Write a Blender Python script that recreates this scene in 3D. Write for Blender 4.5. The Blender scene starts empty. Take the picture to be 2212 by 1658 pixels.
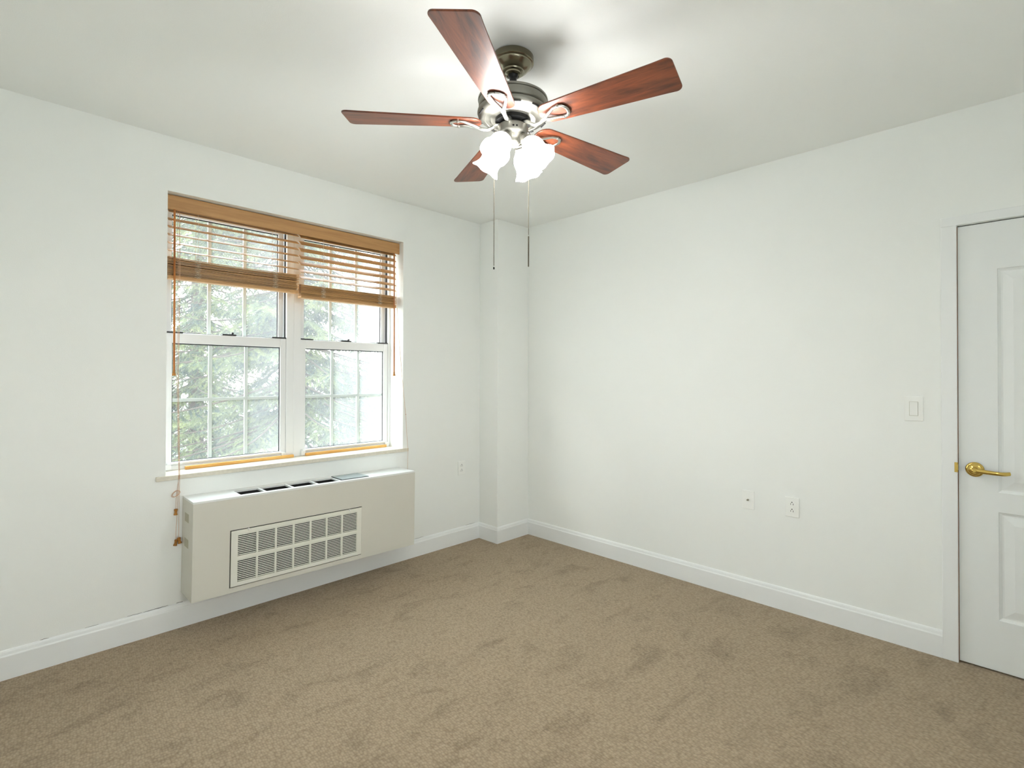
import bpy, math, random
import numpy as np
from mathutils import Vector, Matrix

random.seed(7)
rng = np.random.default_rng(7)
S = bpy.context.scene
COL = S.collection
PI = math.pi

# ------------------------------------------------------------------ camera
W, Hh = 2212, 1658
FPX, PPX, PPY = 1102.4, 1136.12, 801.28
YAW, PITCH, ROLL = math.radians(46.17), math.radians(0.50), math.radians(0.12)
CAM = Vector((-3.127, -3.194, 1.330))
fwd = Vector((math.sin(YAW)*math.cos(PITCH), math.cos(YAW)*math.cos(PITCH), math.sin(PITCH)))
rt0 = Vector((math.cos(YAW), -math.sin(YAW), 0)); up0 = rt0.cross(fwd)
rt = rt0*math.cos(ROLL) + up0*math.sin(ROLL); upv = up0*math.cos(ROLL) - rt0*math.sin(ROLL)
cd = bpy.data.cameras.new('camera'); cam = bpy.data.objects.new('camera', cd); COL.objects.link(cam)
cd.sensor_fit = 'HORIZONTAL'; cd.sensor_width = 36.0; cd.lens = FPX*36.0/W
cd.shift_x = (W/2-PPX)/W; cd.shift_y = (PPY-Hh/2)/W
cd.clip_start = 0.02; cd.clip_end = 300
M = Matrix((rt, upv, -fwd)).transposed().to_4x4(); M.translation = CAM
cam.matrix_world = M
S.camera = cam

# ------------------------------------------------------------------ light of the place
SKY_STRENGTH = 4.6
LAMP_OUT = 23.0      # glow of the frosted glass seen from outside
LAMP_IN = 18.0
LAMP_NECK = 6.0      # the thicker neck, away from the bulb       # the inside of each shade, round the bulb
wd = bpy.data.worlds.new('sky'); S.world = wd; wd.use_nodes = True
nt = wd.node_tree; nt.nodes.clear()
wo = nt.nodes.new('ShaderNodeOutputWorld'); bg = nt.nodes.new('ShaderNodeBackground')
tc = nt.nodes.new('ShaderNodeTexCoord'); sx = nt.nodes.new('ShaderNodeSeparateXYZ')
cr = nt.nodes.new('ShaderNodeValToRGB')
cr.color_ramp.elements[0].position = 0.0; cr.color_ramp.elements[0].color = (0.98, 0.98, 0.96, 1)
cr.color_ramp.elements[1].position = 0.8; cr.color_ramp.elements[1].color = (0.80, 0.90, 1.0, 1)
nt.links.new(tc.outputs['Generated'], sx.inputs[0]); nt.links.new(sx.outputs['Z'], cr.inputs[0])
nt.links.new(cr.outputs[0], bg.inputs[0]); bg.inputs[1].default_value = SKY_STRENGTH
nt.links.new(bg.outputs[0], wo.inputs[0])
S.view_settings.view_transform = 'Standard'; S.view_settings.look = 'None'
S.view_settings.exposure = 1.07; S.view_settings.gamma = 1.0
S.view_settings.use_curve_mapping = False
S.cycles.use_denoising = True
S.cycles.max_bounces = 12; S.cycles.diffuse_bounces = 7; S.cycles.transparent_max_bounces = 16
S.cycles.caustics_reflective = False; S.cycles.caustics_refractive = False
S.cycles.sample_clamp_indirect = 8.0

sl_ = bpy.data.lights.new('sun', 'SUN'); sl_.energy = 0.35; sl_.angle = math.radians(9); sl_.color = (1.0, 0.96, 0.9)
so_ = bpy.data.objects.new('sun', sl_); COL.objects.link(so_); so_.location = (-8, 6, 6)
so_.rotation_euler = Vector((-1.0, 0.5, 0.45)).to_track_quat('Z', 'Y').to_euler()

# ------------------------------------------------------------------ materials
def srgb(r, g, b):
    f = lambda c: (c/255/12.92) if c/255 <= 0.04045 else ((c/255+0.055)/1.055)**2.4
    return (f(r), f(g), f(b), 1.0)

def mat(name, col, rough=0.6, metal=0.0, spec=0.5, coat=0.0, bump=None, var=None, emit=None):
    m = bpy.data.materials.new(name); m.use_nodes = True
    n = m.node_tree.nodes; l = m.node_tree.links
    b = n['Principled BSDF']
    b.inputs['Base Color'].default_value = col
    b.inputs['Roughness'].default_value = rough; b.inputs['Metallic'].default_value = metal
    b.inputs['Specular IOR Level'].default_value = spec
    b.inputs['Coat Weight'].default_value = coat; b.inputs['Coat Roughness'].default_value = 0.12
    t = n.new('ShaderNodeTexCoord')
    if var:
        sc, amt = var
        nz = n.new('ShaderNodeTexNoise'); nz.inputs['Scale'].default_value = sc; nz.inputs['Detail'].default_value = 4
        l.new(t.outputs['Object'], nz.inputs['Vector'])
        mx = n.new('ShaderNodeMixRGB'); mx.blend_type = 'MULTIPLY'; mx.inputs[0].default_value = 1.0
        mx.inputs[1].default_value = col
        rp = n.new('ShaderNodeValToRGB')
        rp.color_ramp.elements[0].position = 0.3; rp.color_ramp.elements[0].color = (1-amt, 1-amt, 1-amt, 1)
        rp.color_ramp.elements[1].position = 0.7; rp.color_ramp.elements[1].color = (1, 1, 1, 1)
        l.new(nz.outputs['Fac'], rp.inputs[0]); l.new(rp.outputs[0], mx.inputs[2]); l.new(mx.outputs[0], b.inputs['Base Color'])
    if bump:
        sc, dist = bump
        nz2 = n.new('ShaderNodeTexNoise'); nz2.inputs['Scale'].default_value = sc; nz2.inputs['Detail'].default_value = 3
        l.new(t.outputs['Object'], nz2.inputs['Vector'])
        bp = n.new('ShaderNodeBump'); bp.inputs['Strength'].default_value = 0.4; bp.inputs['Distance'].default_value = dist
        l.new(nz2.outputs['Fac'], bp.inputs['Height']); l.new(bp.outputs[0], b.inputs['Normal'])
    if emit:
        b.inputs['Emission Color'].default_value = emit[0]; b.inputs['Emission Strength'].default_value = emit[1]
    return m

M_WALL = mat('wall_paint', (0.885, 0.905, 0.885, 1), 0.75, spec=0.25, bump=(260, 0.0006))
M_CEIL = mat('ceiling_paint', (0.91, 0.925, 0.91, 1), 0.85, spec=0.15, bump=(200, 0.0006))
M_TRIM = mat('trim_paint', (0.86, 0.88, 0.88, 1), 0.38, spec=0.4)
M_DOOR = mat('door_paint', (0.83, 0.855, 0.85, 1), 0.42, spec=0.4)
M_JAMB = mat('raw_jamb', srgb(176, 118, 78), 0.7, var=(30, 0.3))
M_BLACK = mat('black_gap', (0.012, 0.012, 0.012, 1), 0.8)
M_VINYL = mat('white_vinyl', (0.85, 0.865, 0.865, 1), 0.4, spec=0.4)
M_GASKET = mat('dark_gasket', (0.03, 0.032, 0.035, 1), 0.5)
M_LATCH = mat('latch_black', (0.02, 0.02, 0.022, 1), 0.4)
M_SILL = mat('sill_stone', srgb(226, 220, 205), 0.35, spec=0.5, var=(60, 0.12))
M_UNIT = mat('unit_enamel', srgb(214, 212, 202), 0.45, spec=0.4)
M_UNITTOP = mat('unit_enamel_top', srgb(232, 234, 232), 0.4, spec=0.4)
M_GRILLE = mat('grille_enamel', srgb(230, 230, 220), 0.45, spec=0.4)
M_TAPE = mat('tape_residue', srgb(176, 172, 152), 0.7)
M_FLAP = mat('control_flap', srgb(150, 162, 163), 0.3, spec=0.5)
M_CLIP = mat('clip_white', (0.9, 0.9, 0.88, 1), 0.3)
M_PLATE = mat('plate_plastic', (0.90, 0.915, 0.89, 1), 0.35, spec=0.45)
M_SLOT = mat('slot_dark', (0.02, 0.018, 0.014, 1), 0.6)
M_COAX = mat('coax_metal', (0.45, 0.43, 0.38, 1), 0.35, metal=1.0)
M_BRASS = mat('polished_brass', srgb(214, 184, 104), 0.18, metal=1.0)
M_NICKEL = mat('brushed_nickel', srgb(140, 138, 130), 0.48, metal=1.0)
M_NICKELD = mat('antique_nickel', srgb(134, 128, 110), 0.25, metal=1.0)
M_CHROME = mat('satin_chrome', srgb(190, 190, 184), 0.3, metal=1.0)
M_DARKMET = mat('dark_metal', (0.02, 0.02, 0.02, 1), 0.4, metal=0.6)
M_CHAIN = mat('chain_metal', srgb(92, 84, 70), 0.5, metal=0.5)
M_CORD = mat('blind_cord', srgb(226, 212, 190), 0.8)
M_CORDTAN = mat('blind_cord_tan', srgb(204, 164, 134), 0.8)
M_BARK = mat('bark', srgb(84, 70, 60), 0.9, var=(20, 0.4))
M_GROUND = mat('outdoor_ground', (0.55, 0.54, 0.50, 1), 0.9, var=(1.2, 0.35))

def wood(name, c1, c2, scale, stretch, rough, coat=0.0, spec=0.5, axis=0, ring=3.0):
    m = bpy.data.materials.new(name); m.use_nodes = True
    n = m.node_tree.nodes; l = m.node_tree.links; b = n['Principled BSDF']
    t = n.new('ShaderNodeTexCoord'); mp = n.new('ShaderNodeMapping')
    sc = [scale*stretch]*3; sc[axis] = scale
    mp.inputs['Scale'].default_value = sc
    l.new(t.outputs['Object'], mp.inputs['Vector'])
    n1 = n.new('ShaderNodeTexNoise'); n1.inputs['Scale'].default_value = 1.0; n1.inputs['Detail'].default_value = 6
    n1.inputs['Roughness'].default_value = 0.62; n1.inputs['Distortion'].default_value = ring*0.25
    l.new(mp.outputs[0], n1.inputs['Vector'])
    rp = n.new('ShaderNodeValToRGB')
    rp.color_ramp.elements[0].position = 0.32; rp.color_ramp.elements[0].color = c1
    rp.color_ramp.elements[1].position = 0.66; rp.color_ramp.elements[1].color = c2
    l.new(n1.outputs['Fac'], rp.inputs[0]); l.new(rp.outputs[0], b.inputs['Base Color'])
    b.inputs['Roughness'].default_value = rough; b.inputs['Coat Weight'].default_value = coat
    b.inputs['Coat Roughness'].default_value = 0.32; b.inputs['Specular IOR Level'].default_value = spec
    return m
M_BLADE = wood('blade_walnut', srgb(62, 26, 14), srgb(138, 70, 38), 5.0, 7.0, 0.42, coat=0.4, spec=0.5)
M_BLADE_EDGE = mat('blade_edge', srgb(96, 50, 34), 0.4)
M_SLAT = wood('blind_slat_wood', srgb(158, 116, 66), srgb(206, 158, 100), 2.0, 16.0, 0.42, spec=0.4)
M_VAL = wood('valance_wood', srgb(174, 130, 82), srgb(198, 154, 102), 2.5, 14.0, 0.45, spec=0.4)
M_STICK = wood('dowel_wood', srgb(200, 140, 60), srgb(236, 186, 104), 3.0, 12.0, 0.5)
M_TASSEL = wood('tassel_wood', srgb(140, 88, 28), srgb(190, 130, 52), 30.0, 3.0, 0.4)
M_WAND = wood('wand_wood', srgb(150, 84, 34), srgb(196, 122, 52), 5.0, 10.0, 0.4, axis=2)

def carpet_mat():
    m = bpy.data.materials.new('carpet'); m.use_nodes = True
    n = m.node_tree.nodes; l = m.node_tree.links; b = n['Principled BSDF']
    t = n.new('ShaderNodeTexCoord')
    mp0 = n.new('ShaderNodeMapping'); mp0.inputs['Rotation'].default_value = (0, 0, 0.55); mp0.inputs['Scale'].default_value = (1, 1.9, 1)
    l.new(t.outputs['Object'], mp0.inputs['Vector'])
    big = n.new('ShaderNodeTexNoise'); big.inputs['Scale'].default_value = 4.2; big.inputs['Detail'].default_value = 5; big.inputs['Roughness'].default_value = 0.62; big.inputs['Distortion'].default_value = 0.5
    l.new(mp0.outputs[0], big.inputs['Vector'])
    r1 = n.new('ShaderNodeValToRGB')
    r1.color_ramp.elements[0].position = 0.32; r1.color_ramp.elements[0].color = (0.77, 0.76, 0.74, 1)
    r1.color_ramp.elements[1].position = 0.47; r1.color_ramp.elements[1].color = (1, 1, 1, 1)
    l.new(big.outputs['Fac'], r1.inputs[0])
    # tufted loops in slightly wavy rows
    wv = n.new('ShaderNodeTexNoise'); wv.inputs['Scale'].default_value = 5.0; wv.inputs['Detail'].default_value = 1
    l.new(t.outputs['Object'], wv.inputs['Vector'])
    ad = n.new('ShaderNodeVectorMath'); ad.operation = 'MULTIPLY_ADD'
    ad.inputs[1].default_value = (0.02, 0.02, 0.0); l.new(wv.outputs['Color'], ad.inputs[0]); l.new(t.outputs['Object'], ad.inputs[2])
    mp = n.new('ShaderNodeMapping'); mp.inputs['Scale'].default_value = (1.0, 0.62, 1.0); mp.inputs['Rotation'].default_value = (0, 0, 0.12)
    l.new(ad.outputs[0], mp.inputs['Vector'])
    vo = n.new('ShaderNodeTexVoronoi'); vo.inputs['Scale'].default_value = 120.0; vo.inputs['Randomness'].default_value = 0.62
    l.new(mp.outputs[0], vo.inputs['Vector'])
    r2 = n.new('ShaderNodeValToRGB')
    r2.color_ramp.elements[0].position = 0.25; r2.color_ramp.elements[0].color = (1.08, 1.08, 1.08, 1)
    r2.color_ramp.elements[1].position = 0.85; r2.color_ramp.elements[1].color = (0.70, 0.68, 0.65, 1)
    l.new(vo.outputs['Distance'], r2.inputs[0])
    sp = n.new('ShaderNodeTexNoise'); sp.inputs['Scale'].default_value = 55.0; sp.inputs['Detail'].default_value = 4
    l.new(t.outputs['Object'], sp.inputs['Vector'])
    r3 = n.new('ShaderNodeValToRGB')
    r3.color_ramp.elements[0].position = 0.3; r3.color_ramp.elements[0].color = (0.92, 0.915, 0.905, 1)
    r3.color_ramp.elements[1].position = 0.62; r3.color_ramp.elements[1].color = (1.05, 1.05, 1.05, 1)
    l.new(sp.outputs['Fac'], r3.inputs[0])
    prev = None
    for k, src in enumerate((r1, r2, r3)):
        mx = n.new('ShaderNodeMixRGB'); mx.blend_type = 'MULTIPLY'; mx.inputs[0].default_value = 1.0
        if prev is None: mx.inputs[1].default_value = CARPET
        else: l.new(prev.outputs[0], mx.inputs[1])
        l.new(src.outputs[0], mx.inputs[2]); prev = mx
    l.new(prev.outputs[0], b.inputs['Base Color'])
    b.inputs['Roughness'].default_value = 0.95; b.inputs['Specular IOR Level'].default_value = 0.05
    b.inputs['Sheen Weight'].default_value = 0.15
    bp = n.new('ShaderNodeBump'); bp.inputs['Strength'].default_value = 0.6; bp.inputs['Distance'].default_value = 0.004; bp.invert = True
    l.new(vo.outputs['Distance'], bp.inputs['Height']); l.new(bp.outputs[0], b.inputs['Normal'])
    return m
CARPET = (0.365, 0.284, 0.192, 1)
M_CARPET = carpet_mat()

def glass_mat(name, f0, f1, seed):
    # clear pane with a film of dust and old water marks on it, thicker to one side
    m = bpy.data.materials.new(name); m.use_nodes = True
    n = m.node_tree.nodes; l = m.node_tree.links; n.clear()
    out = n.new('ShaderNodeOutputMaterial')
    tr = n.new('ShaderNodeBsdfTransparent'); tr.inputs[0].default_value = (0.97, 0.99, 0.98, 1)
    tl = n.new('ShaderNodeBsdfTranslucent'); tl.inputs[0].default_value = (0.93, 0.97, 0.98, 1)
    gl = n.new('ShaderNodeBsdfGlossy'); gl.inputs['Roughness'].default_value = 0.03
    t = n.new('ShaderNodeTexCoord'); sp = n.new('ShaderNodeSeparateXYZ')
    l.new(t.outputs['Generated'], sp.inputs[0])
    mp = n.new('ShaderNodeMapping'); mp.inputs['Location'].default_value = (seed, seed*2, 0); mp.inputs['Scale'].default_value = (5.0, 1, 2.2)
    l.new(t.outputs['Object'], mp.inputs['Vector'])
    nz = n.new('ShaderNodeTexNoise'); nz.inputs['Scale'].default_value = 1.0; nz.inputs['Detail'].default_value = 4
    l.new(mp.outputs[0], nz.inputs['Vector'])
    pw = n.new('ShaderNodeMath'); pw.operation = 'POWER'; pw.inputs[1].default_value = 1.6; l.new(sp.outputs['X'], pw.inputs[0])
    mr = n.new('ShaderNodeMapRange'); mr.inputs['To Min'].default_value = f0; mr.inputs['To Max'].default_value = f1
    l.new(pw.outputs[0], mr.inputs['Value'])
    ml = n.new('ShaderNodeMath'); ml.operation = 'MULTIPLY'
    ma = n.new('ShaderNodeMath'); ma.operation = 'MULTIPLY_ADD'; ma.inputs[1].default_value = 0.9; ma.inputs[2].default_value = 0.55
    l.new(nz.outputs['Fac'], ma.inputs[0]); l.new(ma.outputs[0], ml.inputs[0]); l.new(mr.outputs[0], ml.inputs[1])
    mx = n.new('ShaderNodeMixShader'); l.new(ml.outputs[0], mx.inputs[0]); l.new(tr.outputs[0], mx.inputs[1]); l.new(tl.outputs[0], mx.inputs[2])
    m2 = n.new('ShaderNodeMixShader'); m2.inputs[0].default_value = 0.03; l.new(mx.outputs[0], m2.inputs[1]); l.new(gl.outputs[0], m2.inputs[2])
    l.new(m2.outputs[0], out.inputs[0])
    return m
M_GLASS_L = glass_mat('dusty_pane', 0.034, 0.085, 1.3)
M_GLASS_R = glass_mat('hazy_pane', 0.05, 0.17, 4.1)

def shade_mat(nm, strength):
    m = bpy.data.materials.new(nm); m.use_nodes = True
    b = m.node_tree.nodes['Principled BSDF']
    b.inputs['Base Color'].default_value = (0.95, 0.95, 0.93, 1); b.inputs['Roughness'].default_value = 0.4
    b.inputs['Emission Color'].default_value = (1.0, 1.0, 0.985, 1); b.inputs['Emission Strength'].default_value = strength
    return m
M_SHADE = shade_mat('lit_frosted_glass', LAMP_OUT); M_SHADE_IN = shade_mat('lit_shade_inside', LAMP_IN); M_SHADE_NECK = shade_mat('lit_shade_neck', LAMP_NECK)

def foliage_mat():
    m = bpy.data.materials.new('spruce_needles'); m.use_nodes = True
    n = m.node_tree.nodes; l = m.node_tree.links; b = n['Principled BSDF']
    t = n.new('ShaderNodeTexCoord'); nz = n.new('ShaderNodeTexNoise'); nz.inputs['Scale'].default_value = 4.5; nz.inputs['Detail'].default_value = 3
    l.new(t.outputs['Object'], nz.inputs['Vector'])
    rp = n.new('ShaderNodeValToRGB')
    rp.color_ramp.elements[0].position = 0.35; rp.color_ramp.elements[0].color = (0.035, 0.062, 0.05, 1)
    rp.color_ramp.elements[1].position = 0.65; rp.color_ramp.elements[1].color = (0.22, 0.25, 0.09, 1)
    l.new(nz.outputs['Fac'], rp.inputs[0]); l.new(rp.outputs[0], b.inputs['Base Color'])
    b.inputs['Roughness'].default_value = 0.6
    return m
M_NEEDLE = foliage_mat()

# ------------------------------------------------------------------ mesh building
class MB:
    def __init__(s): s.v = []; s.f = []; s.sm = []
    def box(s, x0, x1, y0, y1, z0, z1, T=None):
        b = len(s.v)
        P = [(x0,y0,z0),(x1,y0,z0),(x1,y1,z0),(x0,y1,z0),(x0,y0,z1),(x1,y0,z1),(x1,y1,z1),(x0,y1,z1)]
        if T is not None: P = [tuple(T @ Vector(p)) for p in P]
        s.v += P
        for q in ((0,3,2,1),(4,5,6,7),(0,1,5,4),(1,2,6,5),(2,3,7,6),(3,0,4,7)):
            s.f.append([b+i for i in q]); s.sm.append(False)
        return s
    def rect_ring(s, x0, x1, z0, z1, y0, y1, l, r, b, t):
        s.box(x0, x0+l, y0, y1, z0, z1); s.box(x1-r, x1, y0, y1, z0, z1)
        s.box(x0+l, x1-r, y0, y1, z0, z0+b); s.box(x0+l, x1-r, y0, y1, z1-t, z1); return s
    def prism(s, poly, y0, y1, T=None, smooth=False):
        # poly in (a,b); extruded along c. T maps (a, c, b)
        b = len(s.v); n = len(poly)
        P = [(a, y0, z) for a, z in poly] + [(a, y1, z) for a, z in poly]
        if T is not None: P = [tuple(T @ Vector(p)) for p in P]
        s.v += P
        s.f.append([b+i for i in range(n)]); s.sm.append(False)
        s.f.append([b+n+i for i in reversed(range(n))]); s.sm.append(False)
        for i in range(n):
            j = (i+1) % n
            s.f.append([b+i, b+n+i, b+n+j, b+j]); s.sm.append(smooth)
        return s
    def tube(s, pts, r, n=8, cap=True, flat=1.0, upd=None):
        pts = [Vector(p) for p in pts]; k = len(pts)
        rr = r if hasattr(r, '__len__') else [r]*k
        b = len(s.v); prevu = None
        for i, p in enumerate(pts):
            d = (pts[min(i+1, k-1)] - pts[max(i-1, 0)]).normalized()
            if prevu is None:
                u = Vector(upd) if upd is not None else (Vector((0,0,1)) if abs(d.z) < 0.9 else Vector((1,0,0)))
            else: u = prevu
            u = (u - d*u.dot(d)).normalized(); w = d.cross(u); prevu = u
            for j in range(n):
                a = 2*PI*j/n
                s.v.append(tuple(p + (w*math.cos(a) + u*math.sin(a)*flat)*rr[i]))
        for i in range(k-1):
            for j in range(n):
                j2 = (j+1) % n
                s.f.append([b+i*n+j, b+i*n+j2, b+(i+1)*n+j2, b+(i+1)*n+j]); s.sm.append(True)
        if cap:
            s.f.append([b+j for j in reversed(range(n))]); s.sm.append(False)
            s.f.append([b+(k-1)*n+j for j in range(n)]); s.sm.append(False)
        return s
    def lathe(s, prof, n=48, T=None, cap=False, rim=None):
        b = len(s.v); k = len(prof)
        for i, (r, z) in enumerate(prof):
            for j in range(n):
                a = 2*PI*j/n; zz = z
                rr = r
                if rim: rr, zz = rim(i, a, r, z)
                p = Vector((rr*math.cos(a), rr*math.sin(a), zz))
                s.v.append(tuple(T @ p) if T is not None else tuple(p))
        for i in range(k-1):
            for j in range(n):
                j2 = (j+1) % n
                s.f.append([b+i*n+j, b+i*n+j2, b+(i+1)*n+j2, b+(i+1)*n+j]); s.sm.append(True)
        if cap:
            s.f.append([b+j for j in reversed(range(n))]); s.sm.append(False)
            s.f.append([b+(k-1)*n+j for j in range(n)]); s.sm.append(False)
        return s
    def build(s, name, m, parent=None, bevel=0.0, seg=2, loc=None, sharp=35):
        me = bpy.data.meshes.new(name); me.from_pydata(s.v, [], s.f); me.validate(); 
        if len(me.polygons) == len(s.sm): me.polygons.foreach_set('use_smooth', s.sm)
        import bmesh
        bm = bmesh.new(); bm.from_mesh(me); bmesh.ops.recalc_face_normals(bm, faces=bm.faces)
        for e in bm.edges:
            if len(e.link_faces) == 2 and e.calc_face_angle(0) > math.radians(sharp): e.smooth = False
        bm.to_mesh(me); bm.free()
        me.materials.append(m)
        o = bpy.data.objects.new(name, me); COL.objects.link(o)
        if loc: o.location = loc
        if parent: o.parent = parent
        if bevel:
            md = o.modifiers.new('bevel', 'BEVEL'); md.width = bevel; md.segments = seg; md.limit_method = 'ANGLE'; md.angle_limit = math.radians(40)
        return o

def thing(name, label=None, cat=None, loc=(0,0,0), group=None, kind=None):
    o = bpy.data.objects.new(name, None); COL.objects.link(o); o.location = loc; o.empty_display_size = 0.05
    return tag(o, label, cat, group, kind)
def tag(o, label=None, cat=None, group=None, kind=None):
    if label: o['label'] = label
    if cat: o['category'] = cat
    if group: o['group'] = group
    if kind: o['kind'] = kind
    return o
def struct(o, label, cat): return tag(o, label, cat, kind='structure')
def copy_part(o, parent):
    c = o.copy(); COL.objects.link(c); c.parent = parent
    for ch in list(o.children):
        g = ch.copy(); COL.objects.link(g); g.parent = c
    return c

# ------------------------------------------------------------------ room
CH = 2.58
XL, YB = -3.52, -3.98            # unseen walls behind the camera
RX0, RX1, RZ0, RZ1 = -2.506, -1.083, 0.803, 2.294   # window recess
WT = 0.30
CW, CDP = 0.353, 0.220           # boxed-in corner column

struct(MB().box(XL-0.1, 0.12, YB-0.1, WT, -0.12, 0.0).build('floor', M_CARPET), 'tan carpet of short loops with darker brushed marks covering the floor', 'floor')
struct(MB().box(XL-0.1, 0.12, YB-0.1, WT, CH, CH+0.1).build('ceiling', M_CEIL), 'flat off-white painted ceiling above the fan', 'ceiling')
w = MB()
w.box(XL-0.1, RX0, 0, WT, 0, CH); w.box(RX1, 0.12, 0, WT, 0, CH)
w.box(RX0, RX1, 0, WT, 0, RZ0-0.024); w.box(RX0, RX1, 0, WT, RZ1, CH)
struct(w.build('wall_left', M_WALL), 'off-white wall on the left holding the recessed double window', 'wall')
DY0, DY1, DZ = -2.994, -3.772, 2.036
w = MB()
w.box(0, 0.12, DY0, 0, 0, CH); w.box(0, 0.12, YB-0.1, DY1, 0, CH); w.box(0, 0.12, DY1, DY0, DZ, CH)
w.box(0.10, 0.12, DY1, DY0, 0, DZ)
struct(w.build('wall_right', M_WALL), 'plain off-white wall on the right with the door at its end', 'wall')
struct(MB().box(-CW, 0, -CDP, 0, 0, CH).build('wall_corner', M_WALL, bevel=0.003), 'narrow boxed-out column filling the far room corner', 'wall')
struct(MB().box(XL-0.1, XL, YB, 0, 0, CH).build('wall_near', M_WALL), 'off-white wall behind the camera opposite the door wall', 'wall')
VX0, VX1, VZ0, VZ1 = -3.20, -2.10, 0.95, 2.05      # unseen window added behind the camera to let in fill light
w = MB(); w.box(XL, VX0, YB-0.1, YB, 0, CH); w.box(VX1, 0, YB-0.1, YB, 0, CH); w.box(VX0, VX1, YB-0.1, YB, 0, VZ0); w.box(VX0, VX1, YB-0.1, YB, VZ1, CH)
struct(w.build('wall_rear', M_WALL), 'off-white wall behind the camera opposite the window wall', 'wall')

# baseboards: flat board with a sloped, moulded top
def base_prof(): return [(0,0),(0.014,0),(0.014,0.100),(0.0125,0.104),(0.0105,0.106),(0.008,0.118),(0.005,0.124),(0.0,0.127)]
def baseboard(name, p0, p1, nrm, ext0, ext1, label):
    p0 = Vector(p0); p1 = Vector(p1); d = (p1-p0).normalized(); nv = Vector(nrm)
    b = MB(); n = len(base_prof()); base = len(b.v)
    for end, p, e in ((0, p0, ext0), (1, p1, ext1)):
        for t, z in base_prof():
            q = p + nv*t + d*(e*t)
            b.v.append((q.x, q.y, z))
    b.f.append(list(range(n))); b.sm.append(False); b.f.append([n+i for i in reversed(range(n))]); b.sm.append(False)
    for i in range(n):
        j = (i+1) % n; b.f.append([i, n+i, n+j, j]); b.sm.append(False)
    return struct(b.build(name, M_TRIM), label, 'baseboard')
bb_l = baseboard('baseboard_left', (XL, 0, 0), (-CW, 0, 0), (0,-1,0), 0, -1, 'white baseboard along the window wall below the wall unit')
baseboard('baseboard_corner', (-CW, 0, 0), (-CW, -CDP, 0), (-1,0,0), 1, 1, 'short white baseboard on the left face of the corner column')
baseboard('baseboard_column', (-CW, -CDP, 0), (0, -CDP, 0), (0,-1,0), -1, -1, 'white baseboard across the front of the corner column')
baseboard('baseboard_right', (0, -CDP, 0), (0, -2.938, 0), (-1,0,0), 1, 0, 'long white baseboard along the right wall up to the door casing')
# opened caulk joint above the left baseboard: jagged dark slivers
def sliver(x0, x1, zc, t):
    b = MB(); n = max(4, int((x1-x0)/0.018)); up = []; lo = []
    for i in range(n+1):
        x = x0+(x1-x0)*i/n; e = 0.25 if i in (0, n) else random.uniform(0.35, 1.0)
        c = zc+random.uniform(-0.0012, 0.0012)
        up.append((x, c+t*e)); lo.append((x, c-t*e*0.5))
    b.prism(up+lo[::-1], -0.0012, 0.0006)
    return b
g = None
for x0, x1, t in ((-2.66, -2.60, 0.0013), (-2.595, -2.49, 0.0016), (-2.455, -2.425, 0.0025), (-2.975, -2.945, 0.0012), (-2.82, -2.77, 0.0008)):
    sliver(x0, x1, 0.1285, t).build('caulk_gap', M_SLOT, bb_l)
for x0, x1 in ((-0.50, -0.40), (-0.98, -0.90)):
    sliver(x0, x1, 0.1285, 0.0009).build('caulk_gap', M_SLOT, bb_l)

# window sill stone
struct(MB().box(-2.549, -1.040, -0.012, 0, 0.780, 0.804).box(RX0, RX1, 0, 0.262, RZ0-0.023, 0.804).build('trim_1', M_SILL, bevel=0.002),
       'pale stone window sill jutting from the wall over the unit', 'window sill')

# ------------------------------------------------------------------ windows
WY0, WY1 = 0.172, 0.258
def sash(par, name, x0, x1, z0, z1, y0, y1, st, top, bot, gm, muntin_h):
    fr = MB().rect_ring(x0, x1, z0, z1, y0, y1, st[0], st[1], bot, top).build(name, M_VINYL, par, bevel=0.0025)
    gx0, gx1, gz0, gz1 = x0+st[0], x1-st[1], z0+bot, z1-top
    ym = (y0+y1)/2+0.003
    MB().box(gx0-0.004, gx1+0.004, ym-0.002, ym+0.002, gz0-0.004, gz1+0.004).build('glass_pane', gm, fr)
    # dark glazing gasket, widened along top and right to paint in recess shadow
    MB().rect_ring(gx0-0.001, gx1+0.001, gz0-0.001, gz1+0.001, ym-0.0065, ym-0.0025, 0.005, 0.006, 0.004, 0.007).build('gasket_shadow', M_GASKET, fr)
    mu = MB()
    for k in (1, 2):
        x = gx0+(gx1-gx0)*k/3; mu.box(x-0.0095, x+0.0095, ym+0.004, ym+0.012, gz0, gz1)
    for z in muntin_h: mu.box(gx0, gx1, ym+0.0045, ym+0.0115, z-0.0095, z+0.0095)
    mu.build('muntin', M_VINYL, fr)
    return fr
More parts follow.
